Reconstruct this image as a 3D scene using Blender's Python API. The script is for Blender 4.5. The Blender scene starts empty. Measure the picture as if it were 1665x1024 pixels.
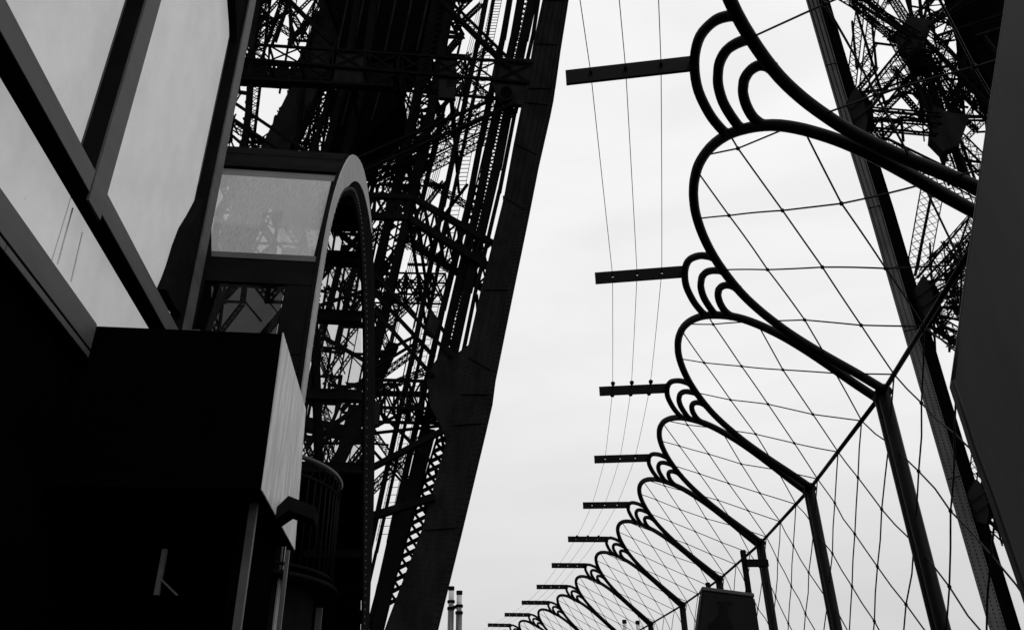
import bpy, math, random
from mathutils import Vector, Matrix, noise
random.seed(7)
R = math.radians
sc = bpy.context.scene
col = sc.collection

# ------------------------------------------------------------------ camera
F, TH, RO = 1307.31, 0.4955766, -0.0168078      # focal length in photo pixels, pitch, roll
CX, CY = 832.5, 512.0
CT, ST, CR, SR = math.cos(TH), math.sin(TH), math.cos(RO), math.sin(RO)
CAMZ = 1.6
cam = bpy.data.cameras.new('camera'); co = bpy.data.objects.new('camera', cam); col.objects.link(co)
cam.sensor_width = 36.0; cam.lens = 36.0*F/1665.0
cam.clip_start = 0.05; cam.clip_end = 6000
rt0 = Vector((1, 0, 0)); dn0 = Vector((0, ST, -CT)); fw = Vector((0, CT, ST))
rt = CR*rt0 - SR*dn0; dn = SR*rt0 + CR*dn0
m = Matrix((( rt.x, -dn.x, -fw.x, 0), (rt.y, -dn.y, -fw.y, 0), (rt.z, -dn.z, -fw.z, CAMZ), (0, 0, 0, 1)))
co.matrix_world = m
sc.camera = co

# ------------------------------------------------------------------ sky, sun, exposure
SUN_EL, SUN_AZ = R(52), R(150)
w = bpy.data.worlds.new('World'); sc.world = w; w.use_nodes = True
nt = w.node_tree; nt.nodes.clear(); N = nt.nodes.new; L = nt.links.new
sky = N('ShaderNodeTexSky'); sky.sky_type = 'NISHITA'; sky.sun_disc = False
sky.sun_elevation = SUN_EL; sky.sun_rotation = SUN_AZ
bw = N('ShaderNodeRGBToBW'); L(sky.outputs[0], bw.inputs[0])
tc = N('ShaderNodeTexCoord'); sep = N('ShaderNodeSeparateXYZ'); L(tc.outputs['Generated'], sep.inputs[0])
mr = N('ShaderNodeValToRGB')
L(sep.outputs[2], mr.inputs[0])
cr = mr.color_ramp; cr.elements[0].position = 0.0; cr.elements[0].color = (.60,)*3+(1,)
cr.elements[1].position = 0.62; cr.elements[1].color = (.97,)*3+(1,)
e = cr.elements.new(.20); e.color = (.78,)*3+(1,)
e = cr.elements.new(.38); e.color = (.93,)*3+(1,)
mp = N('ShaderNodeMapping'); mp.inputs['Scale'].default_value = (1.2, 1.2, 4.5); L(tc.outputs['Generated'], mp.inputs[0])
nz = N('ShaderNodeTexNoise'); nz.inputs['Scale'].default_value = 2.2; nz.inputs['Detail'].default_value = 6; nz.inputs['Roughness'].default_value = .5
nz.inputs['Distortion'].default_value = .6
L(mp.outputs[0], nz.inputs['Vector'])
cm = N('ShaderNodeMapRange'); cm.inputs['From Min'].default_value = .3; cm.inputs['From Max'].default_value = .7
cm.inputs['To Min'].default_value = .94; cm.inputs['To Max'].default_value = 1.05
L(nz.outputs['Fac'], cm.inputs['Value'])
mu = N('ShaderNodeMath'); mu.operation = 'MULTIPLY'; L(mr.outputs[0], mu.inputs[0]); L(cm.outputs[0], mu.inputs[1])
mu2 = N('ShaderNodeMath'); mu2.operation = 'MULTIPLY'; L(mu.outputs[0], mu2.inputs[0]); mu2.inputs[1].default_value = 10.0
mix = N('ShaderNodeMix'); mix.data_type = 'FLOAT'; mix.inputs['Factor'].default_value = .93
L(bw.outputs[0], mix.inputs['A']); L(mu2.outputs[0], mix.inputs['B'])
bg = N('ShaderNodeBackground'); bg.inputs['Strength'].default_value = .1; L(mix.outputs['Result'], bg.inputs['Color'])
wo = N('ShaderNodeOutputWorld'); L(bg.outputs[0], wo.inputs[0])
sl = bpy.data.lights.new('sun', 'SUN'); sl.energy = .5; sl.angle = R(25)
so = bpy.data.objects.new('sun', sl); col.objects.link(so)
sd = Vector((math.sin(SUN_AZ)*math.cos(SUN_EL), math.cos(SUN_AZ)*math.cos(SUN_EL), math.sin(SUN_EL)))
so.rotation_euler = sd.to_track_quat('Z', 'Y').to_euler()
vs = sc.view_settings; vs.view_transform = 'Standard'; vs.look = 'None'; vs.exposure = 0; vs.gamma = 1; vs.use_curve_mapping = False

# ------------------------------------------------------------------ materials (the place is black and white in the photo: all greys)
def mat(name, v, rough=.6, var=.25, scale=3.0, metal=0.0, spec=.3, stretch=(1, 1, 1), bump=0.0, bscale=60, gen=False):
    M = bpy.data.materials.new(name); M.use_nodes = True; t = M.node_tree; b = t.nodes['Principled BSDF']
    tc = t.nodes.new('ShaderNodeTexCoord'); mp = t.nodes.new('ShaderNodeMapping'); mp.inputs['Scale'].default_value = stretch
    t.links.new(tc.outputs['Object'], mp.inputs[0])
    n = t.nodes.new('ShaderNodeTexNoise'); n.inputs['Scale'].default_value = scale; n.inputs['Detail'].default_value = 8; n.inputs['Roughness'].default_value = .65
    t.links.new(mp.outputs[0], n.inputs['Vector'])
    r = t.nodes.new('ShaderNodeMapRange'); r.inputs['From Min'].default_value = .3; r.inputs['From Max'].default_value = .7
    r.inputs['To Min'].default_value = v*(1-var); r.inputs['To Max'].default_value = v*(1+var)
    t.links.new(n.outputs['Fac'], r.inputs['Value']); t.links.new(r.outputs[0], b.inputs['Base Color'])
    r2 = t.nodes.new('ShaderNodeMapRange'); r2.inputs['To Min'].default_value = max(.05, rough-.12); r2.inputs['To Max'].default_value = min(1, rough+.12)
    t.links.new(n.outputs['Fac'], r2.inputs['Value']); t.links.new(r2.outputs[0], b.inputs['Roughness'])
    b.inputs['Metallic'].default_value = metal; b.inputs['Specular IOR Level'].default_value = spec
    if bump:
        n2 = t.nodes.new('ShaderNodeTexNoise'); n2.inputs['Scale'].default_value = bscale; n2.inputs['Detail'].default_value = 4
        t.links.new(mp.outputs[0], n2.inputs['Vector'])
        bp = t.nodes.new('ShaderNodeBump'); bp.inputs['Strength'].default_value = bump; bp.inputs['Distance'].default_value = .01
        t.links.new(n2.outputs['Fac'], bp.inputs['Height']); t.links.new(bp.outputs[0], b.inputs['Normal'])
    return M
def glass(name, tint, rough, dirt, dirt_or_sky_v=.5, streak=(1, 1, 1), gloss=.06, dscale=6.0):
    # a pane: tinted see-through, a thin glossy reflection and a film of dust (on the pale pane: painted sky reflection)
    M = bpy.data.materials.new(name); M.use_nodes = True; t = M.node_tree; t.nodes.clear(); n = t.nodes.new; l = t.links.new
    tr = n('ShaderNodeBsdfTransparent'); tr.inputs[0].default_value = (tint,)*3+(1,)
    gl = n('ShaderNodeBsdfGlossy'); gl.inputs['Color'].default_value = (.9,)*3+(1,); gl.inputs['Roughness'].default_value = rough
    df = n('ShaderNodeBsdfDiffuse'); df.inputs['Color'].default_value = (dirt_or_sky_v,)*3+(1,)
    tc = n('ShaderNodeTexCoord'); mp = n('ShaderNodeMapping'); mp.inputs['Scale'].default_value = streak; l(tc.outputs['Object'], mp.inputs[0])
    nz = n('ShaderNodeTexNoise'); nz.inputs['Scale'].default_value = dscale; nz.inputs['Detail'].default_value = 9; nz.inputs['Roughness'].default_value = .7
    l(mp.outputs[0], nz.inputs['Vector'])
    r = n('ShaderNodeMapRange'); r.inputs['From Min'].default_value = .35; r.inputs['From Max'].default_value = .7
    r.inputs['To Min'].default_value = dirt*.6; r.inputs['To Max'].default_value = dirt*1.3; l(nz.outputs['Fac'], r.inputs['Value'])
    # sparse specks
    vo = n('ShaderNodeTexNoise'); vo.inputs['Scale'].default_value = 38; vo.inputs['Detail'].default_value = 2; l(tc.outputs['Object'], vo.inputs['Vector'])
    r2 = n('ShaderNodeMapRange'); r2.inputs['From Min'].default_value = .74; r2.inputs['From Max'].default_value = .80
    r2.inputs['To Min'].default_value = 0; r2.inputs['To Max'].default_value = .55; l(vo.outputs['Fac'], r2.inputs['Value'])
    ad = n('ShaderNodeMath'); ad.operation = 'ADD'; ad.use_clamp = True; l(r.outputs[0], ad.inputs[0]); l(r2.outputs[0], ad.inputs[1])
    m1 = n('ShaderNodeMixShader'); m1.inputs[0].default_value = gloss; l(tr.outputs[0], m1.inputs[1]); l(gl.outputs[0], m1.inputs[2])
    m2 = n('ShaderNodeMixShader'); l(ad.outputs[0], m2.inputs[0]); l(m1.outputs[0], m2.inputs[1]); l(df.outputs[0], m2.inputs[2])
    o = n('ShaderNodeOutputMaterial'); l(m2.outputs[0], o.inputs[0])
    return M
M = dict(
    tube=mat('fence_paint', .006, .5, .3, 6, spec=.04),
    wire=mat('net_wire', .008, .6, .2, 6, spec=.08),
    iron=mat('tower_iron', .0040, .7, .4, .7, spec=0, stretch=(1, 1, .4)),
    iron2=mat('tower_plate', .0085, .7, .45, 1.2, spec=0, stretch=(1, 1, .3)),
    lit_plate=mat('tower_lit_face', .072, .7, .3, 1.2, spec=0, stretch=(1, 1, .3)),  # light on the pillar's outer face, put into the colour
    rivet=mat('rivet_iron', .03, .5, .3, 4, spec=.2),
    rivet2=mat('tower_rivet', .013, .6, .3, 4, spec=0),
    black=mat('black_paint_and_shade', .0015, .8, .3, 2, spec=0),
    frame=mat('dark_frame_paint_and_shade', .0085, .6, .35, 2, spec=0),
    strip=mat('grey_metal_and_lit_face', .075, .55, .28, 2.2, spec=.15, stretch=(.6, .6, 3), bump=.05),  # grey of plain posts and sills, also of coloured-in lit faces
    plate=mat('weathered_zinc', .50, .6, .42, 3.2, spec=.2, stretch=(5, 5, .6), bump=.08, bscale=30),
    rim=mat('rim_lit_tone', .24, .55, .3, 3.5, spec=.2, stretch=(1, 1, 2), bump=.06),  # light on the near arch leg, put into the colour
    board=mat('charcoal_sheet', .027, .55, .32, 1.6, spec=.06, stretch=(3, 3, .5), bump=.04, bscale=20),
    floor=mat('deck_floor', .03, .8, .3, 4), ground=mat('city_ground', .05, .9, .4, .02),
    cabinet=mat('cabinet_paint', .009, .6, .3, 3, spec=.08),
    seam=mat('pane_grime', .62, .8, .2, 9, spec=.1),
    pipe=mat('pipe_steel', .12, .4, .3, 12, metal=.5, spec=.4, stretch=(4, 4, .4)),
    cap=mat('pipe_cap', .5, .4, .2, 8),
    glass_big=glass('sky_glass', .74, .25, .14, .48, (1, 1, .7), .03, 2.5),
    glass_clear=glass('vault_glass', .86, .08, .08, .05, (2, 2, 2), .02),
    glass_dark=glass('smoked_glass', .22, .06, .10, .02, (2, 2, 2), .03),
    sky_reflection_pane=glass('pale_sky_reflection', .70, .05, .50, .66, (60, 6, 1), .06, 3.0),  # heavy pale film colours in the sky reflected by this pane
)

# ------------------------------------------------------------------ mesh helpers
class MB:
    def __init__(s): s.v = []; s.f = []
    def quad_strip(s, rings, close=True, caps=True):
        n = len(rings[0]); base = len(s.v)
        for r in rings: s.v += [tuple(p) for p in r]
        for i in range(len(rings)-1):
            for j in range(n if close else n-1):
                a = base+i*n+j; b = base+i*n+(j+1) % n
                s.f.append((a, b, b+n, a+n))
        if caps and close:
            s.f.append(tuple(base+j for j in range(n))[::-1]); s.f.append(tuple(base+(len(rings)-1)*n+j for j in range(n)))
    def tube(s, pts, r, n=8, caps=True):
        pts = [Vector(p) for p in pts]; q = [pts[0]]
        for p in pts[1:]:
            if (p-q[-1]).length > 1e-5: q.append(p)
        pts = q
        if len(pts) < 2: return s
        t = (pts[1]-pts[0]).normalized(); u = t.orthogonal().normalized(); rings = []
        for i, p in enumerate(pts):
            t2 = ((pts[i]-pts[i-1]).normalized() if i else t) + ((pts[i+1]-pts[i]).normalized() if i < len(pts)-1 else Vector((0, 0, 0)))
            t2 = t2.normalized() if t2.length > 1e-6 else t
            u = (u - t2*u.dot(t2)).normalized(); v = t2.cross(u)
            rr = r[i] if isinstance(r, (list, tuple)) else r
            rings.append([p+(u*math.cos(2*math.pi*k/n)+v*math.sin(2*math.pi*k/n))*rr for k in range(n)])
        s.quad_strip(rings, True, caps); return s
    def beam(s, P, Q, wd, dd, w, d, caps=True):
        # prism P->Q, width w along wd, depth d along dd
        a, b = Vector(wd)*(w/2), Vector(dd)*(d/2)
        s.quad_strip([[X-a-b, X+a-b, X+a+b, X-a+b] for X in (Vector(P), Vector(Q))], True, caps); return s
    def box(s, o, ex, ey, ez):
        o, ex, ey, ez = map(Vector, (o, ex, ey, ez))
        s.quad_strip([[o, o+ex, o+ex+ey, o+ey], [o+ez, o+ex+ez, o+ex+ey+ez, o+ey+ez]]); return s
    def prism(s, poly, off):
        off = Vector(off); s.quad_strip([[Vector(p) for p in poly], [Vector(p)+off for p in poly]]); return s
    def strip2(s, A, B, off):
        # solid between two polylines A and B of equal length, thickness off
        off = Vector(off)
        s.quad_strip([[Vector(a), Vector(b), Vector(b)+off, Vector(a)+off] for a, b in zip(A, B)]); return s
    def knob(s, p, r, n=6):
        p = Vector(p); rings = []
        for z, q in ((-.95, .3), (-.5, .87), (.2, .98), (.8, .6), (1, .1)):
            rings.append([p+Vector((math.cos(2*math.pi*k/n)*q*r, math.sin(2*math.pi*k/n)*q*r, z*r)) for k in range(n)])
        s.quad_strip(rings); return s
    def build(s, name, m, parent=None, smooth=False, bevel=0):
        me = bpy.data.meshes.new(name); me.from_pydata(s.v, [], s.f)
        import bmesh
        bm = bmesh.new(); bm.from_mesh(me); bmesh.ops.recalc_face_normals(bm, faces=bm.faces)
        if bevel: bmesh.ops.bevel(bm, geom=bm.edges[:], offset=bevel, segments=2, affect='EDGES', clamp_overlap=True)
        bm.to_mesh(me); bm.free()
        if smooth:
            me.polygons.foreach_set('use_smooth', [True]*len(me.polygons))
        me.materials.append(m)
        o = bpy.data.objects.new(name, me); col.objects.link(o)
        if parent: o.parent = parent
        return o
def tag(o, label=None, cat=None, group=None, kind=None):
    if label: o['label'] = label
    if cat: o['category'] = cat
    if group: o['group'] = group
    if kind: o['kind'] = kind
    return o
def empty(name, label, cat, group=None):
    o = bpy.data.objects.new(name, None); col.objects.link(o); o.empty_display_size = .3
    return tag(o, label, cat, group)
def ray(x, y):
    dx, dy = x-CX, y-CY; a = CR*dx+SR*dy; b = -SR*dx+CR*dy
    return Vector((a, F*CT+b*ST, F*ST-b*CT))

# ------------------------------------------------------------------ ground
g = MB(); n_ = 0
g.v = [(-3000, -3000, -57), (3000, -3000, -57), (3000, 3000, -57), (-3000, 3000, -57)]; g.f = [(0, 1, 2, 3)]
tag(g.build('ground', M['ground']), 'city ground far below the terrace', kind='structure')
g = MB(); g.box((-12, -14, -.3), (16, 0, 0), (0, 46, 0), (0, 0, .3))
tag(g.build('terrace_floor', M['floor']), 'grey terrace deck the fence stands on', kind='structure')

# ================================================================== SECURITY FENCE
S = 1.5
POST = [[1.0383, 1.4137, .131], [1.199, 2.435, .1153], [1.3111, 3.5339, .0763], [1.3741, 4.6046, .0437], [1.3788, 5.6849, -.0127], [1.3245, 6.783, -.0847],
        [1.2253, 7.8689, -.1109], [1.1057, 8.9744, -.0987], [.9434, 10.0417, -.1535], [.7227, 11.0041, -.1917], [.4657, 11.9916, -.2472]]
POST = [[.842, .351, .19]] + POST + [[.176, 13.02, -.29], [-.15, 14.05, -.32]]
UR, ZR, UT = .57557, 1.52511, .89715
def prof(i, v):   # point of the frame at post i, v = 0 knee .. 1 arm root
    X, Y, h = POST[i]
    return Vector(((X-math.cos(h)*UR*v)*S, (Y+math.sin(h)*UR*v)*S, (1+(ZR-1)*v)*S+CAMZ))
def Pf(i, u, v):  # bay i, u 0..1 along the fence
    if u < 0: i, u = i-1, 1+u
    if u > 1: i, u = i+1, u-1
    if i < 0: a, b = prof(0, v), prof(1, v); return a+(b-a)*(u-1)
    if i >= len(POST)-1: a, b = prof(len(POST)-2, v), prof(len(POST)-1, v); return b+(b-a)*u
    return prof(i, v).lerp(prof(i+1, v), u)
fence = empty('security_fence', 'tall black tube and wire net fence with petal shaped arches curling inward', 'fence')
fence_parts_group = None
PET = [(.036, 0), (.032, .12), (.022, .25), (.018, .36), (.021, .45), (.032, .53), (.05, .61), (.08, .69), (.13, .77), (.2, .85), (.285, .912), (.375, .952), (.45, .967), (.5, .97)]
def smooth_line(pts, k=4):
    out = []
    for i in range(len(pts)-1):
        p0 = pts[max(i-1, 0)]; p1 = pts[i]; p2 = pts[i+1]; p3 = pts[min(i+2, len(pts)-1)]
        for j in range(k):
            t = j/k
            out.append(tuple(.5*((2*b)+(-a+c)*t+(2*a-5*b+4*c-d)*t*t+(-a+3*b-3*c+d)*t**3) for a, b, c, d in zip(p0, p1, p2, p3)))
    out.append(tuple(pts[-1])); return out
PETF = smooth_line(PET + [(1-u, v) for u, v in PET[-2::-1]], 3)
ARCS = [[(-.196, .85), (-.17, .9), (-.14, .935), (-.09, .972), (-.03, .99), (.03, .99), (.09, .972), (.14, .935), (.17, .9), (.196, .85)],
        [(-.15, .797), (-.12, .84), (-.085, .875), (-.04, .897), (0, .902), (.04, .897), (.085, .875), (.12, .84), (.15, .797)],
        [(-.096, .712), (-.088, .755), (-.06, .787), (-.025, .805), (0, .808), (.025, .805), (.06, .787), (.088, .755), (.096, .712)]]
NB = len(POST)
for i in range(NB):
    K0 = prof(i, 0); h = POST[i][2]; along = Vector((math.sin(h), math.cos(h), 0)); inn = Vector((-math.cos(h), math.sin(h), 0))
    b = MB()
    for sg in (-1, 1):
        q = K0+along*(.031*sg)
        b.tube([Vector((q.x, q.y, 0)), q+Vector((0, 0, .012))], .029, 10)
    b.build('post', M['tube'], fence, True)
    b = MB(); b.box(Vector((K0.x, K0.y, 0))-along*.1-inn*.07, along*.2, inn*.14, (0, 0, .012))
    b.build('base_plate', M['tube'], fence)
    b = MB(); b.tube([K0-along*.05+Vector((0, 0, .0)), K0+along*.05], .036, 10); b.build('knee_joint', M['tube'], fence, True)
    for a in ARCS:
        b = MB(); b.tube([Pf(i, u, v) for u, v in smooth_line(a, 3)], .0195, 10); b.build('fan_arc', M['tube'], fence, True)
    for a in ARCS:
        for (u, v), (u2, v2) in ((a[0], a[1]), (a[-1], a[-2])):
            p, q = Pf(i, u, v), Pf(i, u2, v2); t_ = (q-p).normalized(); b = MB(); b.tube([p-t_*.004, p+t_*.014, p+t_*.022], [.0225, .0218, .0198], 10); b.build('weld', M['tube'], fence, True)
    # flat arm with three drilled holes
    R0 = prof(i, 1.0)+Vector((0, 0, -.006)); armL = (UT-UR)*S; wid = .070; th = .012
    b = MB(); up = along*th; FR = (.20, .477, .755)   # fractions from the tip
    def P2(x, y, z=0): return R0+inn*x+Vector((0, 0, y))+along*z
    xs = [armL*(1-f) for f in FR][::-1]; hw = .032; cur = -.02
    def slab(x0, x1): b.box(P2(x0, -wid/2), inn*(x1-x0), Vector((0, 0, wid)), up)
    for x in xs:
        slab(cur, x-hw); cur = x+hw
        n8 = 8; base = len(b.v); hr = .0065 if i % 3 != 0 else .004
        outer = []
        for k in range(n8):
            a = 2*math.pi*k/n8+math.pi/8; c, s_ = math.cos(a), math.sin(a); q = max(abs(c), abs(s_)); outer.append((x+hw*(1 if c > 0 else -1)*(abs(c)/q), wid/2*(1 if s_ > 0 else -1)*(abs(s_)/q)))
        corners = [(x+hw, wid/2), (x-hw, wid/2), (x-hw, -wid/2), (x+hw, -wid/2)]
        oc = []
        for k in range(4):
            oc += [corners[k], ((corners[k][0]+corners[(k+1) % 4][0])/2, (corners[k][1]+corners[(k+1) % 4][1])/2)]
        ic = [(x+hr*math.cos(math.pi/4+k*math.pi/4), hr*math.sin(math.pi/4+k*math.pi/4)) for k in range(8)]
        for z in (0, th):
            b.v += [tuple(P2(px, py, z)) for px, py in oc]+[tuple(P2(px, py, z)) for px, py in ic]
        for k in range(8):
            k2 = (k+1) % 8
            b.f += [(base+k, base+k2, base+8+k2, base+8+k), (base+16+k, base+24+k, base+24+k2, base+16+k2),
                    (base+k, base+16+k, base+16+k2, base+k2), (base+8+k, base+8+k2, base+24+k2, base+24+k)]
    slab(cur, armL)
    b.build('wire_arm', M['tube'], fence)
for i in range(NB-1):
    b = MB(); b.tube([Pf(i, u, v) for u, v in PETF], .0225, 12); b.build('petal_arch', M['tube'], fence, True)
    b = MB(); b.tube([Pf(i, 0, 0), Pf(i, 1, 0)], .0115, 8); b.build('knee_rail', M['tube'], fence, True)
    b = MB(); a, c = Pf(i, 0, 0), Pf(i, 1, 0); b.tube([(a.x, a.y, .12), (c.x, c.y, .12)], .0115, 8); b.build('bottom_rail', M['tube'], fence, True)
# the net: diamonds of wire rope, .5 m wide and .465 m high
lens = [(Pf(i, 1, 0)-Pf(i, 0, 0)).length for i in range(NB-1)]; cum = [0]
for l in lens: cum.append(cum[-1]+l)
s_off = cum[2]+.264*S-40*.5
def loc(s):
    for i in range(NB-1):
        if s < cum[i+1] or i == NB-2: return i, (s-cum[i])/lens[i]
def inside(u, v):
    if v < 0: return False
    c = False; n = len(PETF)
    for k in range(n):
        x1, y1 = PETF[k]; x2, y2 = PETF[(k+1) % n]
        if (y1 > v) != (y2 > v) and u < (x2-x1)*(v-y1)/(y2-y1)+x1: c = not c
    return c
def rail_s(q):
    n = math.floor(q); f = q-n
    def at(n): b_, j = divmod(n, 3); b_ = min(b_, NB-2); return cum[b_]+(.222, .532, .845)[j]*lens[b_] if 0 <= n < 3*(NB-1) else (cum[-1]+.1 if n > 0 else -.35)
    return at(n)*(1-f)+at(n+1)*f
rj = random.Random(3); jit = {}
def node(kx2, row):   # kx2: index in half pitches
    if (kx2, row) not in jit: jit[(kx2, row)] = (rj.gauss(0, .007), rj.gauss(0, .005)) if row else (rj.gauss(0, .006), 0)
    j = jit[(kx2, row)]
    return rail_s(kx2/2)+j[0], row*.2325+j[1]
HV = (prof(1, 1)-prof(1, 0)).length
up_nets = [MB() for _ in range(NB-1)]; lo_nets = [MB() for _ in range(NB-1)]
kmax = 6*(NB-1)
for row in range(0, 5):
    for k in range(0, kmax):
        if (k+row) % 2: continue
        for dk in (-1, 1):
            s1, v1 = node(k, row); s2, v2 = node(k+dk, row+1)
            sm = (s1+s2)/2
            if sm < 0 or sm > cum[-1]: continue
            bi, _ = loc(sm)
            n = 20; pts = []; run = []; t_start = 0
            mid = (rj.gauss(0, .0018), rj.gauss(0, .0015))
            for t in range(n+1):
                f = t/n; q = math.sin(f*math.pi)
                s_ = s1+(s2-s1)*f+mid[0]*q; v_ = v1+(v2-v1)*f+mid[1]*q
                i2, u = loc(min(max(s_, 0), cum[-1]-1e-4)); vv = v_/HV
                ok = inside(u, max(vv, .002))
                if ok: run.append((i2, u, vv))
                if ok and len(run) == 1: t_start = t
                if (not ok or t == n) and len(run) > 1:
                    if not ok: up_nets[run[0][0]].knob(Pf(*run[-1]), .0085)
                    if t_start > 0: up_nets[run[0][0]].knob(Pf(*run[0]), .0085)
                    up_nets[run[0][0]].tube([Pf(a, b_, c_) for a, b_, c_ in run], .0038, 5); run = []
                elif not ok: run = []
                if ok and run and i2 != run[0][0]: run = [(i2, u, vv)]
            i2, u = loc(min(max(s2, 0), cum[-1]-1e-4))
            if dk == 1 and inside(u, v2/HV): up_nets[i2].knob(Pf(i2, u, v2/HV), .0095)
for row in range(0, 13):
    for k in range(0, kmax):
        if (k+row) % 2: continue
        for dk in (-1, 1):
            pa = node(k, -row); pb = node(k+dk, -row-1); ok = True; P3 = []
            for s_, v_ in (pa, pb):
                if s_ < 0 or s_ > cum[-1]-.001: ok = False; break
                i2, u = loc(s_); p = Pf(i2, u, 0); P3.append(Vector((p.x, p.y, max(.12, p.z+v_))))
            if not ok: continue
            i2, _ = loc((pa[0]+pb[0])/2)
            mid = (P3[0]+P3[1])/2+Vector((rj.gauss(0, .004), rj.gauss(0, .006), rj.gauss(0, .005)))
            lo_nets[i2].tube([P3[0], mid, P3[1]], .0038, 5)
            if dk == 1: lo_nets[i2].knob(P3[1], .0095)
            if row == 0 and dk == 1: lo_nets[i2].knob(P3[0], .013)
for b in up_nets+lo_nets:
    if b.v: b.build('wire_net', M['wire'], fence)
# three tensioned wires on the arms, insulators on every third arm
for q, fr in enumerate((.20, .477, .755)):
    pts = []
    for i in range(NB):
        X, Y, h = POST[i]; inn = Vector((-math.cos(h), math.sin(h), 0)); p = prof(i, 1)+inn*((UT-UR)*S*(1-fr)); p += Vector((math.sin(h), math.cos(h), 0))*-.004
        if i:
            a = pts[-1]
            for t in (.25, .5, .75): mm = a.lerp(p, t); mm.z -= .012*math.sin(math.pi*t); pts.append(mm)
        pts.append(p)
    b = MB(); b.tube(pts, .0017, 5); b.build('tension_wire', M['wire'], fence)
    for i in range(NB):
        p = pts[i*4]; t = (pts[min(i*4+1, len(pts)-1)]-pts[max(i*4-1, 0)]).normalized()
        b = MB()
        if i % 3 == 0 and i > 0:
            b.tube([p-t*.12, p+t*.12], .003, 6)
            for sg in (-1, 1):
                c = p+t*(.10*sg); b.tube([c-t*sg*.035, c-t*sg*.012, c+t*sg*.012, c+t*sg*.035], [.005, .012, .0165, .004], 8)
            b.build('insulator', M['tube'], fence, True)
        else:
            b.tube([p-t*.008, p+t*.008], .006, 6); b.build('wire_clip', M['tube'], fence, True)

# ================================================================== PAVILION ON THE LEFT
KB = .75
AA = R(-7.45); ea = Vector((math.sin(AA), math.cos(AA), 0)); eb = Vector((math.cos(AA), -math.sin(AA), 0)); ez = Vector((0, 0, 1)); O = Vector((0, 0, CAMZ))
def Bp(b, a, z): return O+(eb*b+ea*a+ez*z)*KB        # pavilion frame: b right, a forward, z above the eye
def onb(x, y, b):
    d = ray(x, y); return O+d*(b*KB/d.dot(eb))
WB = -3.0
pav = empty('glazed_pavilion', 'black framed glass pavilion wall rising at the left edge of the terrace', 'pavilion')
def wallpoly(px, b0, b1, name, m, parent=pav, bevel=0):
    P = [onb(x, y, b0) for x, y in px]; mb = MB(); mb.prism(P, eb*((b1-b0)*KB)); return mb.build(name, m, parent, bevel=bevel)
def wbox(b0, b1, a0, a1, z0, z1, name, m, parent=pav, bevel=0):
    mb = MB(); mb.box(Bp(b0, a0, z0), eb*((b1-b0)*KB), ea*((a1-a0)*KB), ez*((z1-z0)*KB)); return mb.build(name, m, parent, bevel=bevel)
# panes in two tiers between the mullions
AM = [-6.0, -2.2, 2.0, 6.4, 9.75]
GB = -3.2
for i in range(len(AM)-1):
    wbox(GB-.03, GB, AM[i]+.02, AM[i+1]-.02, 4.58, 12.6, 'glass_pane', M['glass_big'])
    wbox(GB-.03, GB, AM[i]+.02, AM[i+1]-.02, 3.42, 4.56, 'glass_pane', M['glass_big'])
for q in ([(117, 338), (119, 338), (94, 430), (92, 430)], [(133, 378), (134, 378), (116, 458), (114, 458)]):
    wallpoly(q, GB+.002, GB+.006, 'pane_seam', M['seam'])
# transoms: dark box sections, the lit face coloured in as a paler strip
def transom(z0, z1, a0, a1, seg):
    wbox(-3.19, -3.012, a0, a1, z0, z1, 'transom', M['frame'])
    for x0, x1 in seg: wbox(-3.011, -3.0, x0, x1, z0+.004, z1, 'lit_face_strip', M['strip'], bevel=.002)
transom(4.47, 4.71, -6, 9.58, [(-6, -2.13), (-2.12, 6.255), (6.60, 9.575)])
transom(3.305, 3.57, -6, 7.12, [(-6, 1.6), (1.61, 7.1)])
transom(3.22, 3.285, -6, 7.12, [(-6, .4), (.41, 5.30), (5.31, 7.1)])
wbox(-3.19, -3.03, -6, 7.12, 3.28, 3.31, 'gasket', M['black'])
for a in (-6.2, -2.13, 2.0, 6.27, 9.60):
    z0 = 4.72 if a < 9 else -2.2
    wbox(-3.19, -3.02, a, a+.31, max(z0, 3.58), 12.6, 'mullion', M['frame'])  # shade of the near face is put into the dark colour
    wbox(-3.021, -2.996, a+.006, a+.325, 4.40 if a < 9 else 3.58, 12.6, 'lit_face_strip', M['strip'], bevel=.002)  # lit side of the mullion, coloured in as a grey strip
    wbox(-3.2, -3.185, a-.012, a-.002, max(z0, 3.58), 12.6, 'glazing_bead', M['strip'])
# curved haunch at the foot of the last mullion and its head bracket
wallpoly([(322, 300), (318, 322), (303, 350), (290, 371), (279, 400), (270, 430), (262, 452), (254, 470), (268, 497), (298, 535), (330, 535), (330, 300)], -3.18, -3.06, 'curved_haunch', M['frame'])
wallpoly([(373, 76), (372, 40), (369, 0), (364, -50), (420, -50), (400, 76)], -3.18, -3.06, 'head_bracket', M['frame'])
# solid panels below the glazing
for i, (a0, a1) in enumerate(((-6, -2.0), (-1.99, 2.0), (2.01, 4.6), (4.61, 7.13))):
    wbox(-3.25, -3.12, a0, a1, -2.13, 3.215, 'wall_panel', M['black'])
wbox(-3.25, -3.12, 7.14, 9.9, -2.13, 3.5, 'wall_panel', M['black'])
wbox(-9.5, -3.26, -6, 9.9, 12.62, 12.75, 'roof', M['frame'])

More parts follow.
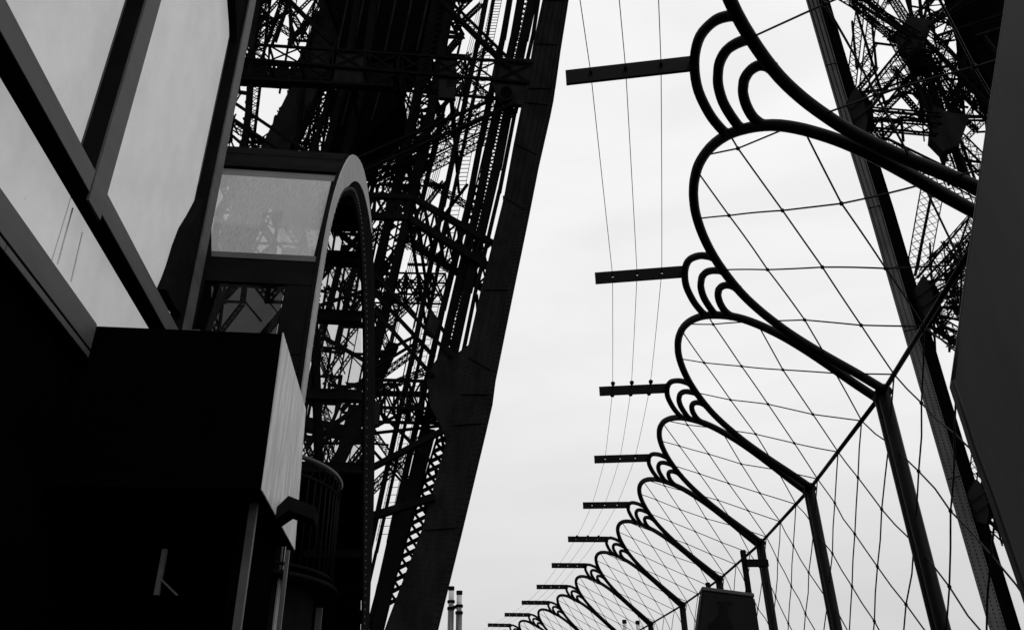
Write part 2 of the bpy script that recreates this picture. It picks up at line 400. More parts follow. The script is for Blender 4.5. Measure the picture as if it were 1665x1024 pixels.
kiosk = empty('ticket_booth', 'black boxy booth head jutting from the glass pavilion with a pale streaked metal side plate', 'booth')
wbox(-3.11, -1.312, 7.13, 9.38, 2.04, 3.565, 'booth_head', M['black'], kiosk)  # shade of its near face is put into the black colour
mb = MB(); mb.prism([Bp(-1.31, a, z) for a, z in ((7.13, 2.03), (7.13, 3.58), (9.22, 3.62), (9.62, 2.05))], eb*(.012*KB)); mb.build('side_plate', M['plate'], kiosk, bevel=.002)
wbox(-3.10, -1.5, 9.40, 9.5, -2.13, 3.3, 'dark_void_backing', M['black'], kiosk)  # added black sheet, stands in for the dark void under the booth
wbox(-1.47, -1.40, 7.55, 7.62, -2.13, 2.035, 'corner_post', M['strip'], kiosk)
wbox(-1.56, -1.48, 7.58, 9.3, -2.13, 2.035, 'side_wall', M['black'], kiosk)
wbox(-1.10, -1.07, 7.58, 7.63, -2.13, 1.62, 'rail_post', M['strip'], kiosk)
wbox(-2.165, -2.125, 7.55, 7.60, 1.22, 1.61, 'hanging_bracket', M['strip'], kiosk)
mb = MB(); mb.beam(Bp(-2.14, 7.57, 1.36), Bp(-1.97, 7.57, 1.22), eb, ea, .018, .018); mb.build('brace', M['strip'], kiosk)
mb = MB(); mb.prism([Bp(b, 8.0, z) for b, z in ((-1.295, 2.12), (-1.20, 2.23), (-.93, 2.13), (-.93, 2.00), (-1.18, 2.09), (-1.295, 2.0))], ea*(.35*KB)); mb.build('bracket_arm', M['frame'], kiosk)

# ---- vaulted glass canopy
vault = empty('glass_vault', 'tall round arched glass vault with riveted dark ribs and a rim coloured pale on its lit leg behind the booth', 'glass vault')
OUT = [(10.02, -2.1), (10.02, 1.5), (10.03, 3.2), (10.05, 4.0), (10.12, 4.9), (10.28, 5.85), (10.58, 7.05), (11.05, 8.15), (11.92, 9.44), (13.2, 10.76), (15.2, 12.1), (17.3, 12.95), (20.0, 13.5), (22.7, 13.48), (25.6, 12.66), (30.0, 10.75), (33.6, 8.5), (36.2, 4.4), (37.5, .5), (38, -2.1)]
INN = [(10.28, -2.1), (10.28, 1.5), (10.35, 3.2), (10.5, 4.2), (10.64, 5.1), (10.78, 6.0), (10.95, 6.85), (11.25, 7.7), (11.9, 8.65), (12.75, 9.4), (14.0, 10.3), (15.6, 10.9), (17.5, 11.0), (19.3, 10.7), (21.2, 10.1), (24.6, 7.95), (27.6, 6.2), (30.6, 4.2), (32.4, 1.5), (33, -2.1)]
MID = [(a*.55+c*.45, b_*.55+d*.45) for (a, b_), (c, d) in zip(OUT, INN)]
def arc_band(o_, i_, b0, b1, name, m):
    mb = MB(); mb.strip2([Bp(b0, a, z) for a, z in o_], [Bp(b0, a, z) for a, z in i_], eb*((b1-b0)*KB)); return mb.build(name, m, vault)
OS, IS = smooth_line(OUT, 3), smooth_line(INN, 3)
def lerp2(A, B, t): return [(a+(c-a)*t, b_+(d-b_)*t) for (a, b_), (c, d) in zip(A, B)]
arc_band(OS, lerp2(OS, IS, 1.02), -1.57, -1.51, 'arch_rim', M['frame'])
n0 = 37
tr_i = [( a+(c-a)*min(.80, .80*(1 if k < 27 else max(.12, (n0-k)/10))), b_+(d-b_)*min(.80, .80*(1 if k < 27 else max(.12, (n0-k)/10)))) for k, ((a, b_), (c, d)) in enumerate(zip(OS, IS))]
arc_band(OS[:n0], tr_i[:n0], -1.509, -1.49, 'rim_lit_band', M['rim'])  # pale band paints the lit part of the rim, thinning past the crown
for bb in (-2.95,):
    arc_band(lerp2(OS, IS, .74), lerp2(OS, IS, 1.03), bb-.07, bb, 'arch_rib', M['frame'])
# rivets along the ribs and rim
for bb, t0, m_ in ((-1.508, .86, 'rivet'), (-2.948, .62, 'rivet')):
    mb = MB(); ln = smooth_line(lerp2(OUT, INN, t0), 24)
    acc = 0; last = None
    for a, z in ln:
        p = Bp(bb, a, z)
        if last is None or (p-last).length > .16:
            mb.knob(p, .014+.0011*(p.y), 6); last = p
    tag(mb.build('rivets', M[m_], vault), kind='stuff')
# crossbars and panes
def at_z(curve, z, far):
    c = curve[len(curve)//2:] if far else curve[:len(curve)//2+1]
    for (a0, z0), (a1, z1) in zip(c[:-1], c[1:]):
        if min(z0, z1) <= z <= max(z0, z1) and z0 != z1: return a0+(a1-a0)*(z-z0)/(z1-z0)
    return c[0][0]
CV = lerp2(OS, IS, .45)
def vbar(z, far, h=.3, dep=.25, b0=-3.5, b1=-1.575):
    a = at_z(CV, z, far); mb = MB(); mb.box(Bp(b0, a-dep/2, z-h/2), eb*((b1-b0)*KB), ea*dep*KB, ez*h*KB); mb.build('crossbar', M['frame'], vault)
def vpane(za, zb, far, m, b0, b1, name='vault_pane'):
    a0, a1 = at_z(CV, za, far), at_z(CV, zb, far); mb = MB()
    mb.prism([Bp(b0, a0, za), Bp(b1, a0, za), Bp(b1, a1, zb), Bp(b0, a1, zb)], ea*.02); mb.build(name, m, vault)
FAR = [(13.0, 9.75), (14.4, 10.6), (16.0, 11.0), (17.6, 10.98), (19.75, 10.45), (22.3, 9.2), (24.8, 7.8), (28.2, 5.95), (31.0, 3.6), (32.6, .8), (33.1, -2.0)]   # springers of the far crossbars (a, z)
for a, z in FAR:
    mb = MB(); mb.box(Bp(-3.5, a-.15, z-.16), eb*(1.925*KB), ea*.3*KB, ez*.32*KB); mb.build('crossbar', M['frame'], vault)
for k, ((a0, z0), (a1, z1)) in enumerate(zip(FAR[:-1], FAR[1:])):
    dark = k >= 6 or k < 2
    for b0, b1 in (((-5.2 if k >= 6 else -3.45), -3.0), (-2.94, -1.575)):
        mb = MB(); mb.prism([Bp(b0, a0, z0), Bp(b1, a0, z0), Bp(b1, a1, z1), Bp(b0, a1, z1)], ea*.02); mb.build('dark_panel' if dark else 'vault_pane', M['black' if dark else 'glass_clear'], vault)
# near side: top fascia, pale pane, dark frame, smoked panes
def fascia(z0, z1, name, m, b0=None, b1=-1.575, th=.12, off=0):
    a0, a1 = at_z(OS, z0, False)+off, at_z(OS, z1, False)+off; mb = MB()
    c0, c1 = (b0, b0) if b0 else (-.318*a0, -.318*a1); mb.prism([Bp(c0, a0, z0), Bp(b1, a0, z0), Bp(b1, a1, z1), Bp(c1, a1, z1)], ea*th*KB); return mb.build(name, m, vault, bevel=.004)
fascia(9.05, 10.1, 'fascia', M['frame']); fascia(8.72, 9.0, 'fascia_lip', M['strip'], th=.1, off=.06)
CVr = smooth_line(OUT, 3)
mb = MB(); roof = [p for p in CVr if p[0] > 11.9 and p[1] > 9.5 and p[0] < 17.5]
mb.strip2([Bp(-.318*a, a, z-.1) for a, z in roof], [Bp(-1.58, a, z-.1) for a, z in roof], ez*.08); mb.build('roof_sheet', M['frame'], vault)
zz = [8.66, 7.7, 6.55]
a0, a1 = at_z(OS, 8.66, False)+.02, at_z(OS, 6.55, False)+.02
mb = MB(); mb.prism([Bp(-.318*a0, a0, 8.66), Bp(-1.61, a0, 8.66), Bp(-1.61, a1, 6.55), Bp(-.318*a1, a1, 6.55)], ea*.015); mb.build('pale_pane', M['sky_reflection_pane'], vault)
mb = MB(); mb.prism([Bp(-1.61, a0-.01, 8.66), Bp(-1.575, a0-.01, 8.66), Bp(-1.575, a1-.01, 6.55), Bp(-1.61, a1-.01, 6.55)], ea*.05); mb.build('pane_frame', M['frame'], vault)
fascia(6.42, 6.54, 'pane_sill', M['strip'], th=.14)
fascia(5.95, 6.40, 'spandrel', M['frame'], th=.16)
fascia(4.75, 5.94, 'smoked_pane', M['glass_dark'], b1=-1.95, th=.02, off=.03)
fascia(4.75, 5.94, 'stile', M['frame'], b0=-1.94, th=.12)
fascia(4.45, 4.74, 'sill_rail', M['frame'], th=.16)
fascia(3.2, 4.44, 'smoked_pane', M['glass_dark'], b1=-1.95, th=.02, off=.03)
fascia(3.2, 4.44, 'stile', M['frame'], b0=-1.94, th=.12)
fascia(-2.1, 3.18, 'dark_panel', M['black'], th=.12)

# ---- balcony with curved balustrade
balc = empty('curved_balcony', 'small bowed balcony with thin iron balusters between the pale side plate and the vault', 'balcony')
cb, ca, rb_ = -1.99/1.0, 8.36, 1.25
def cpt(t, z, r=rb_): return O+eb*(-1.99+r*math.cos(t))+ea*(8.36+r*math.sin(t))+ez*z
angs = [R(-56+i*2.5) for i in range(27)]
zt, zb2 = 2.475, 1.42
for z, r_, nm in ((zt, .024, 'handrail'), (zt-.17, .014, 'upper_rail'), (zb2+.06, .016, 'lower_rail')):
    mb = MB(); mb.tube([cpt(t, z) for t in angs], r_, 8); mb.build(nm, M['rivet'] if nm == 'handrail' else M['iron2'], balc, True)
k = 0; t = R(-54)
while t < R(9):
    mb = MB(); mb.tube([cpt(t, zb2), cpt(t, zt-.17)], .0085, 6); mb.build('baluster', M['iron2'], balc, True)
    if k % 2 == 0:
        ring = MB(); c_ = cpt(t, zt-.085); tg = (cpt(t+.01, 0)-cpt(t, 0)).normalized()
        ring.tube([c_+tg*.055*math.cos(q*math.pi/8)+ez*.072*math.sin(q*math.pi/8) for q in range(17)], .006, 5, False); ring.build('ring', M['iron2'], balc, True)
    t += R(4.6); k += 1
mb = MB(); mb.strip2([cpt(t, zb2-.06, rb_+.03) for t in angs], [cpt(t, zb2-.06, .2) for t in angs], ez*.06); mb.build('balcony_slab', M['frame'], balc)
mb = MB(); mb.tube([cpt(t, zb2-.03, rb_+.045) for t in angs], .022, 8); mb.build('slab_edge', M['iron2'], balc, True)
mb = MB(); mb.strip2([cpt(t, -CAMZ, rb_-.16) for t in angs], [cpt(t, -CAMZ, rb_-.22) for t in angs], ez*(zb2-.07+CAMZ)); mb.build('curved_apron', M['frame'], balc)
mb = MB(); mb.box(cpt(R(3), -CAMZ, rb_-.13), eb*.06, ea*.03, ez*(CAMZ+zb2-.17)); mb.build('support_post', M['strip'], balc)

# ================================================================== SMALL THINGS
def twin(px, Y, ztop, rad, gap, label):
    t = empty('exhaust_stack', label, 'exhaust pipes', 'pairs of steel exhaust pipes')
    for k, dz in ((0, 0), (1, -.06*Y/12)):
        d = ray(px[k][0], px[k][1]); p = O+d*(Y/d.y); x, z = p.x, p.z
        mb = MB(); mb.tube([(x, Y, 0), (x, Y, z-.30*Y/12)], rad, 14); f_ = mb.build('flue', M['pipe'], t, True)
        mb = MB(); mb.tube([(x, Y, z-.30*Y/12), (x, Y, z-.06*Y/12)], rad*.86, 14); mb.build('vent_cap', M['cap'], t, True)
        mb = MB(); mb.tube([(x, Y, z-.05*Y/12), (x, Y, z)], rad*1.02, 14); mb.build('cap_lid', M['iron2'], t)
        for zz_ in (z-.21*Y/12, z-.30*Y/12):
            mb = MB(); mb.tube([(x, Y, zz_-.015), (x, Y, zz_+.02)], rad*1.25, 14); mb.build('clamp', M['iron'], t)
    a = ray(*px[0]); b_ = ray(*px[1]); pa, pb = O+a*(Y/a.y), O+b_*(Y/b_.y)
    mb = MB(); mb.beam(Vector((pa.x, Y, pb.z-.22*Y/12)), Vector((pb.x, Y, pb.z-.22*Y/12)), (0, 0, 1), (0, 1, 0), .04, .04); mb.build('tie_bar', M['iron'], t)
    return t
twin([(734, 953), (747, 960)], 12.0, 0, .044, 0, 'pair of steel exhaust pipes with pale caps beside the foot of the left pillar')
twin([(1015, 1007), (1036.5, 1008.5)], 20.0, 0, .05, 0, 'farther pair of short exhaust pipes seen through the net under the petal arches')

sg = empty('information_cabinet', 'dark tapered metal cabinet with a faint black figure behind the net at bottom right', 'cabinet')
def onY(x, y, Y): d = ray(x, y); return O+d*(Y/d.y)
Ys = 5.4
tl, tr_, blx, brx = onY(1142, 959, Ys), onY(1227, 970, Ys), onY(1134, 1024, Ys), onY(1235, 1024, Ys)
dl, dr = (blx-tl)/(tl.z-blx.z), (brx-tr_)/(tr_.z-brx.z)
bl, br = tl+dl*(tl.z-.02), tr_+dr*(tr_.z-.02)
mb = MB(); top = [tl, tr_, tr_+Vector((.03, .2, 0)), tl+Vector((.02, .2, 0))]; bot = [bl, br, br+Vector((.05, .28, 0)), bl+Vector((-.01, .28, 0))]
mb.quad_strip([bot, top]); mb.build('cabinet_body', M['cabinet'], sg, bevel=.01)
mb = MB(); mb.prism([p+Vector((0, 0, .002)) for p in top], (0, 0, .022)); mb.build('cabinet_lid', M['strip'], sg, bevel=.003)
# flat print: a standing figure with a flat cap, drawn as a thin black relief
mid_ = (tl+tr_)/2; nrm = (br-bl).cross(tl-bl).normalized(); nrm = nrm if nrm.y < 0 else -nrm
exx = (tr_-tl).normalized(); ezz = (tl-bl).normalized()
fig = [(-.045, -.06), (-.05, -.055), (.05, -.045), (.045, -.06), (.025, -.065), (.025, -.12), (.04, -.15), (.075, -.21), (.08, -.3), (.06, -.48), (-.07, -.48), (-.085, -.3), (-.075, -.2), (-.03, -.15), (-.02, -.12), (-.025, -.07)]
mb = MB(); mb.prism([mid_+exx*(x-.02)+ezz*y+nrm*.004 for x, y in fig[:1]+fig[2:]], nrm*.004); mb.build('printed_figure', M['frame'], sg)

def post_thing(px_top, px_bot, Y, wpx, name, label, cat):
    t = empty(name, label, cat); a, b_ = onY(*px_top, Y), onY(*px_bot, Y); d = (b_-a)/(a.z-b_.z)
    ww = wpx*Y*1.2/F; mb = MB(); mb.box(Vector((a.x+d.x*a.z-ww/2, Y, 0)), (ww, 0, 0), (0, ww, 0), (-d.x*a.z, 0, a.z)); mb.build('pole', M['frame'], t, bevel=.004)
    return t
lp = post_thing((1208.5, 893), (1219.5, 968), 6.0, 6.5, 'sign_post', 'dark post with a short cross plate standing before the fence post right of the cabinet', 'post')
a, b_ = onY(1212, 915, 6.0), onY(1249, 915, 6.0)
mb = MB(); mb.beam(a, b_, (0, 0, 1), (0, 1, 0), .052, .03); mb.build('cross_plate', M['frame'], lp, bevel=.003)
post_thing((1151, 946), (1154, 960), 7.2, 5.5, 'short_post', 'short dark post whose tip shows just above the cabinet lid', 'post')

# big charcoal board at the right edge, standing between camera and fence
bd = empty('folded_metal_board', 'large dark grey sheet metal board at the right edge, bent at mid height', 'metal board')
YB = 1.0
def onB(x, y): d = ray(x, y); return O+d*(YB/(d.y-.25*d.x))
e1 = [onB(*q) for q in ((1650, -90), (1637, 0), (1615, 146), (1592, 312), (1574, 440), (1561, 540), (1550, 618))]
e2 = [onB(*q) for q in ((1550, 618), (1571, 680), (1584, 722), (1616, 806), (1665, 947), (1700, 1050))]
rgt = Vector((.75, .19, 0))
mb = MB(); bk = Vector((.008, .03, 0))
mb.strip2(e1, [p+rgt+Vector((0, 0, -.05)) for p in e1], bk); mb.build('upper_sheet', M['board'], bd)
mb = MB(); mb.strip2(e2, [p+rgt+Vector((0, 0, -.05)) for p in e2], bk); mb.build('lower_sheet', M['board'], bd)
mb = MB(); p = e2[-1]; q = p+rgt; mb.strip2([p+Vector((.02, 0, 0)), Vector((p.x+.1, p.y, 0))], [q, Vector((q.x, q.y, 0))], bk); mb.build('foot_sheet', M['board'], bd)
mb = MB(); mb.tube([p-Vector((.0005, 0, 0)) for p in e1], .0028, 8); mb.build('edge_bead', M['board'], bd, True)
mb = MB(); mb.tube([p-Vector((.0005, 0, 0)) for p in e2], .0028, 8); mb.build('edge_bead', M['board'], bd, True)

# ================================================================== TOWER PILLARS
LEAN = .15
def onT(x, y, Y0):
    d = ray(x, y); return O+d*(Y0/(d.y-LEAN*d.z))
NF = Vector((0, 1, -LEAN)).normalized()
def wm(px, p):  # pixel width -> metres at point p
    return px*(p-O).dot(fw)/F
class Tower:
    def __init__(s, root): s.root = root
    def solid(s, x0, y0, x1, y1, w, Y0, d=None, name='beam', m='iron', parent=None):
        P, Q = onT(x0, y0, Y0), onT(x1, y1, Y0); t = (Q-P).normalized(); wd = NF.cross(t).normalized()
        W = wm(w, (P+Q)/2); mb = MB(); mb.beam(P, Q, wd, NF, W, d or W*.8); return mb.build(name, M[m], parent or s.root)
    def poly(s, pts, Y0, d, name='gusset_plate', m='iron2'):
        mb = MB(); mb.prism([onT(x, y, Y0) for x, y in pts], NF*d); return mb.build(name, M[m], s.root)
    def lat(s, x0, y0, x1, y1, w, Y0, c=3.2, lw=1.8, d=None, xx=True, ratio=1.0, name='lattice_girder', m='iron'):
        P, Q = onT(x0, y0, Y0), onT(x1, y1, Y0); Lg = (Q-P).length; t = (Q-P)/Lg; wd = NF.cross(t).normalized(); mid = (P+Q)/2
        W = wm(w, mid); C = wm(c, mid); LW = wm(lw, mid); D = d if d is not None else W
        mb = MB(); offs = [(-1, 0), (1, 0)] if D < .25 else [(-1, -1), (1, -1), (1, 1), (-1, 1)]
        for a, b in offs:
            o_ = wd*(a*(W-C)/2)+NF*(b*(D-C)/2); mb.beam(P+o_, Q+o_, wd, NF, C, C)
        n = max(2, round(Lg/(W*ratio))); 
        def lace(p, q, ax):
            t_ = (q-p).normalized(); wv = ax.cross(t_).normalized(); mb.beam(p, q, wv, ax, LW, LW*.35, False)
        faces = [(wd*((W-C)/2), NF*(-(D-C)/2), NF)] + ([(wd*((W-C)/2), NF*((D-C)/2), NF)] if D >= .25 else [])
        for k in range(n):
            a, b = P+t*(Lg*k/n), P+t*(Lg*(k+1)/n)
            for h, o_, ax in faces:
                lace(a-h+o_, b+h+o_, ax)
                if xx: lace(a+h+o_, b-h+o_, ax)
                elif k % 1 == 0: lace(a-h+o_, a+h+o_, ax)
            if D >= .25:
                for sgn in (-1, 1):
                    o_ = wd*(sgn*(W-C)/2); h = NF*((D-C)/2); lace(a-h+o_, b+h+o_, wd)
                    if xx: lace(a+h+o_, b-h+o_, wd)
        return mb.build(name, M[m], s.root)
    def rivet_line(s, pts, Y0, step=.30, r=.06, off=0):
        mb = MB(); P = [onT(x, y, Y0) for x, y in pts]
        for a, b in zip(P[:-1], P[1:]):
            n = int((b-a).length/step)
            for k in range(n):
                p = a+(b-a)*(k/n); mb.knob(p, r*(p-O).length/45, 5)
        return tag(mb.build('rivets', M['rivet2'], s.root), kind='stuff')
left = empty('tower_pillar', 'huge black riveted iron lattice pillar leaning right behind the glass vault, left of the open sky', 'tower pillar', 'lattice pillars of the iron tower')
LT = Tower(left); YF, YM, YK = 36, 42, 48
# the solid front arris, built as overlapping plated sections
OE = [(950, -180), (935, -80), (922.7, 0), (911, 72), (901, 143), (895.5, 170), (877, 250), (859, 340), (832, 470), (805, 602), (800, 640), (789, 687), (748, 856), (706, 1024), (690, 1090), (660, 1220)]
IE = [(905, -180), (893, -80), (882, 0), (867, 71), (855, 143), (849, 166), (835, 235), (819, 322), (782, 470), (757, 580), (745, 640), (733, 690), (686, 860), (630, 1010), (612, 1060), (570, 1220)]
for i0, i1 in ((0, 4), (4, 8), (8, 10), (10, 13), (13, 15)):
    mb = MB(); o_ = (i0 % 2)*.03
    A_ = [onT(x, y, YF-o_) for x, y in OE[i0:i1+1]]; B_ = [onT(x, y, YF-o_) for x, y in IE[i0:i1+1]]
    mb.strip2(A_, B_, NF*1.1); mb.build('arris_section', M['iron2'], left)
    mb = MB(); dpt = NF*.09
    A2 = [p+(q-p).normalized()*(-.10)-NF*.05 for p, q in zip(A_, B_)]; C2 = [p+(q-p).normalized()*.22-NF*.05 for p, q in zip(A_, B_)]
    mb.strip2(A2, C2, dpt*.5); mb.build('flange_angle', M['iron2'], left)
LT.rivet_line([(x-.5, y) for x, y in OE], YF-.08, .28, .055); LT.rivet_line([(x-7, y) for x, y in OE], YF-.08, .28, .04)
LT.rivet_line([(x+4, y) for x, y in IE], YF-.06, .28, .04)
for pts in ([(806, 94), (866, 96), (862, 166), (846, 170), (812, 166), (798, 130)],
            [(762, 560), (742, 575), (727, 562), (704, 592), (694, 622), (700, 662), (716, 690), (726, 716), (752, 690), (766, 620)],
            [(716, 95), (741, 96), (740, 160), (712, 158)], [(548, 82), (592, 86), (588, 138), (542, 132)],
            [(728, 120), (745, 118), (741, 140), (725, 143)], [(700, 505), (716, 520), (706, 548), (692, 540)],
            [(600, 645), (618, 655), (615, 690), (598, 690)]):
    LT.poly(pts, YF+.07, .3)
for gx, gy, gr in ((823, 152, 11),):
    c_ = onT(gx, gy, YF-.08); e1_ = (onT(gx+gr, gy, YF-.08)-c_); e2_ = (onT(gx, gy-gr, YF-.08)-c_)
    mb = MB(); mb.tube([c_+e1_*math.cos(q*math.pi/12)+e2_*math.sin(q*math.pi/12) for q in range(25)], .07, 6, False); mb.build('port_collar', M['iron2'], left, True)
    mb = MB(); mb.prism([c_+NF*.02+e1_*.93*math.cos(q*math.pi/12)+e2_*.93*math.sin(q*math.pi/12) for q in range(24)], NF*.015); mb.build('port_recess', M['black'], left)
for k in range(2, 13):
    (xa, ya), (xb, yb_) = OE[k], IE[k]
    for dy in (0,):
        if k < 13: LT.solid(xa-4-dy*.2, ya+dy, xb+6-dy*.2, yb_+dy, 2.2, YF-.07, .06, 'splice_strip', 'iron2')
for f_ in (.28, .5, .72):
    LT.rivet_line([(a_[0]*(1-f_)+b_[0]*f_, a_[1]*(1-f_)+b_[1]*f_) for a_, b_ in zip(OE, IE)], YF-.04, .24, .034)
# columns parallel to the arris (px, from the photo's lines): x0,y0,x1,y1,width,depth layer
def chain(pts, w, Y0, nm='column', kind='solid', **k):
    for (a, b), (c, d) in zip(pts[:-1], pts[1:]):
        if kind == 'solid': LT.solid(a, b, c, d+3, w, Y0, name=nm, **k)
        else: LT.lat(a, b, c, d, w, Y0, name=nm, **k)
chain([(742, -40), (730, 20), (696, 206), (659, 367), (622, 525), (598, 625)], 13, YM)
chain([(718, -40), (706, 20), (672, 186), (634, 350), (598, 500)], 13, YM+1)
LT.lat(724, -20, 684, 196, 26, YM+.4, c=2, lw=3.2, d=.1, ratio=.62); LT.lat(684, 196, 646, 360, 28, YM+.4, c=2, lw=3.2, d=.1, ratio=.62); LT.lat(646, 360, 606, 530, 28, YM+.4, c=2, lw=3.2, d=.1, ratio=.9)
chain([(796, -30), (776, 73), (720, 332), (668, 590), (634, 740), (600, 895), (575, 1010)], 7.5, YF+3)
chain([(808, -30), (789, 73), (733, 332), (681, 590), (647, 740), (612, 895), (585, 1010)], 5, YF+3.5)
chain([(834, -30), (818, 60), (781, 232), (761, 335), (720, 500), (693, 620), (654, 790), (618, 950), (602, 1020)], 9, YF+3)
chain([(852, -30), (836, 60), (797, 232), (777, 335), (737, 500), (710, 620), (684, 720), (646, 880), (614, 1010)], 12, YF+2)
chain([(872, -30), (852, 60), (826, 180), (808, 270), (760, 470), (733, 590)], 14, YF+1.5)
chain([(880, -30), (866, 60), (838, 180), (812, 310), (776, 460), (752, 575)], 6, YF+1)
LT.lat(858, -20, 768, 380, 22, YF+4, c=2, lw=3, d=.1, ratio=.7); LT.lat(768, 380, 716, 610, 22, YF+4, c=2, lw=3, d=.1, ratio=.7)
chain([(700, 700), (672, 800), (640, 920), (612, 1030)], 17, YF+1.5); chain([(664, 780), (634, 900), (604, 1010)], 12, YF+2.5)
LT.lat(728, 690, 640, 985, 24, YF+2.5, c=2, lw=3.4, d=.3, ratio=.8)
# E2: the wide stepped front-left arris
E2 = [(566, -60), (535, 60), (497, 152), (455, 240), (418, 320), (380, 400)]
for k in range(len(E2)-1):
    (a, b), (c, d) = E2[k], E2[k+1]
    LT.solid(a, b, c, d, 46, YK-2, 1.2, 'arris_section', 'iron2')
    LT.lat(a+30, b+6, c+30, d+6, 12, YK-2.3, c=2, lw=1.6, d=.1, name='lattice_girder')
LT.rivet_line([(x-23, y) for x, y in E2], YK-2.2, 2.3, .26)
chain([(418, -30), (412, 60), (404, 181), (394, 280)], 9, YM)
LT.lat(436, -30, 396, 290, 18, YK, c=1.8, lw=1.2, d=.5)
LT.lat(478, -40, 442, 66, 14, YK, c=2.4, lw=1.4, d=.6); 
chain([(470, -30), (474, 75)], 5, YM); chain([(462, 22), (441, 74)], 4, YM); chain([(516, 20), (500, 80), (480, 260)], 6, YM+3)
chain([(585, -20), (560, 140), (520, 280)], 10, YM-1); chain([(612, -20), (590, 140), (556, 270)], 12, YM-1)
LT.lat(560, -20, 505, 270, 20, YK+1, c=3, lw=2, d=1.5)
chain([(548, 120), (522, 200), (500, 275)], 7, YF+2)
# belts
def belt(x0, y0, x1, y1, x2, y2, x3, y3, Y0, c=5, lw=3, n=10, d=1.4, name='belt_girder'):
    # top chord (x0,y0)-(x1,y1), bottom chord (x2,y2)-(x3,y3)
    mb = MB(); A, B, C_, D_ = onT(x0, y0, Y0), onT(x1, y1, Y0), onT(x2, y2, Y0), onT(x3, y3, Y0)
    cw = wm(c, A)
    for dz in ((0, d) if d else (0,)):
        o_ = NF*dz
        for p, q in ((A, B), (C_, D_)): mb.beam(p+o_, q+o_, NF.cross((q-p).normalized()).normalized(), NF, cw, cw*.6)
        for k in range(n):
            t0, t1 = k/n, (k+1)/n
            for p, q in ((A.lerp(B, t0), C_.lerp(D_, t1)), (C_.lerp(D_, t0), A.lerp(B, t1)), (A.lerp(B, t0), C_.lerp(D_, t0))):
                tt = (q-p).normalized(); mb.beam(p+o_, q+o_, NF.cross(tt).normalized(), NF, wm(lw, A), .05, False)
    if d:
        for k in range(n+1):
            for p in (A.lerp(B, k/n), C_.lerp(D_, k/n)): mb.beam(p, p+NF*d, Vector((1, 0, 0)), Vector((0, 0, 1)), wm(lw, A), wm(lw, A))
    return mb.build(name, M['iron'], left)
belt(386, 71, 866, 103, 386, 95, 860, 135, YF-.05, 5, 3, 9, 1.6)
belt(380, 103, 570, 112, 380, 131, 570, 143, YK+2, 4, 3, 26, .5)
belt(386, 112, 540, 118, 386, 124, 540, 130, YM, 2.4, 2, 22, 0)
LT.solid(384, 131, 640, 144, 6, YF, .5, 'belt_chord')
belt(590, 318, 672, 322, 590, 352, 664, 354, YF+.5, 11, 4, 4, 0); belt(672, 322, 800, 396, 664, 354, 792, 432, YF+1, 11, 3.4, 7, 2.5)
belt(596, 443, 724, 445, 596, 477, 718, 479, YM, 3, 2.6, 6, 1)
belt(598, 617, 752, 621, 598, 662, 744, 665, YF+.3, 5, 3, 7, 1.5); LT.solid(598, 638, 690, 640, 4, YF+1, .3, 'belt_chord')
belt(600, 452, 690, 456, 600, 466, 690, 470, YK, 2, 2, 9, 0)
# diagonals
for a in ((684, -30, 828, 110, 11, YF), (836, 168, 560, 292, 9, YF), (824, 152, 570, 262, 9, YF+1), (596, 432, 734, 580, 9, YF), (596, 462, 706, 580, 7, YF+.5), (596, 490, 704, 612, 7, YF),
          (672, 548, 598, 585, 5, YF+1), (672, 560, 598, 604, 5, YF+1), (720, 700, 598, 764, 11, YF-.1), (706, 808, 596, 842, 14, YF-.1),
          (596, 648, 700, 750, 6, YF+1), (735, 690, 598, 705, 5, YF+2), (376, 164, 530, 268, 8, YF), (376, 194, 500, 274, 8, YF+1), (372, 216, 440, 275, 5, YF+1),
          (455, -14, 540, 72, 12, YF), (396, 58, 470, 20, 5, YM), (390, 20, 478, -18, 6, YM), (452, 20, 400, 168, 4, YK), (470, 26, 486, 80, 4, YK), (508, 60, 470, 130, 5, YM),
          (650, 372, 708, 420, 5, YM), (706, 372, 760, 300, 5, YK), (598, 700, 690, 652, 5, YM), (598, 722, 660, 790, 4, YM), (684, 480, 735, 560, 6, YM)):
    LT.solid(*a[:4], a[4]*(.55 if a[4] > 7 and a[1] < 600 else .85), a[5], name='diagonal')
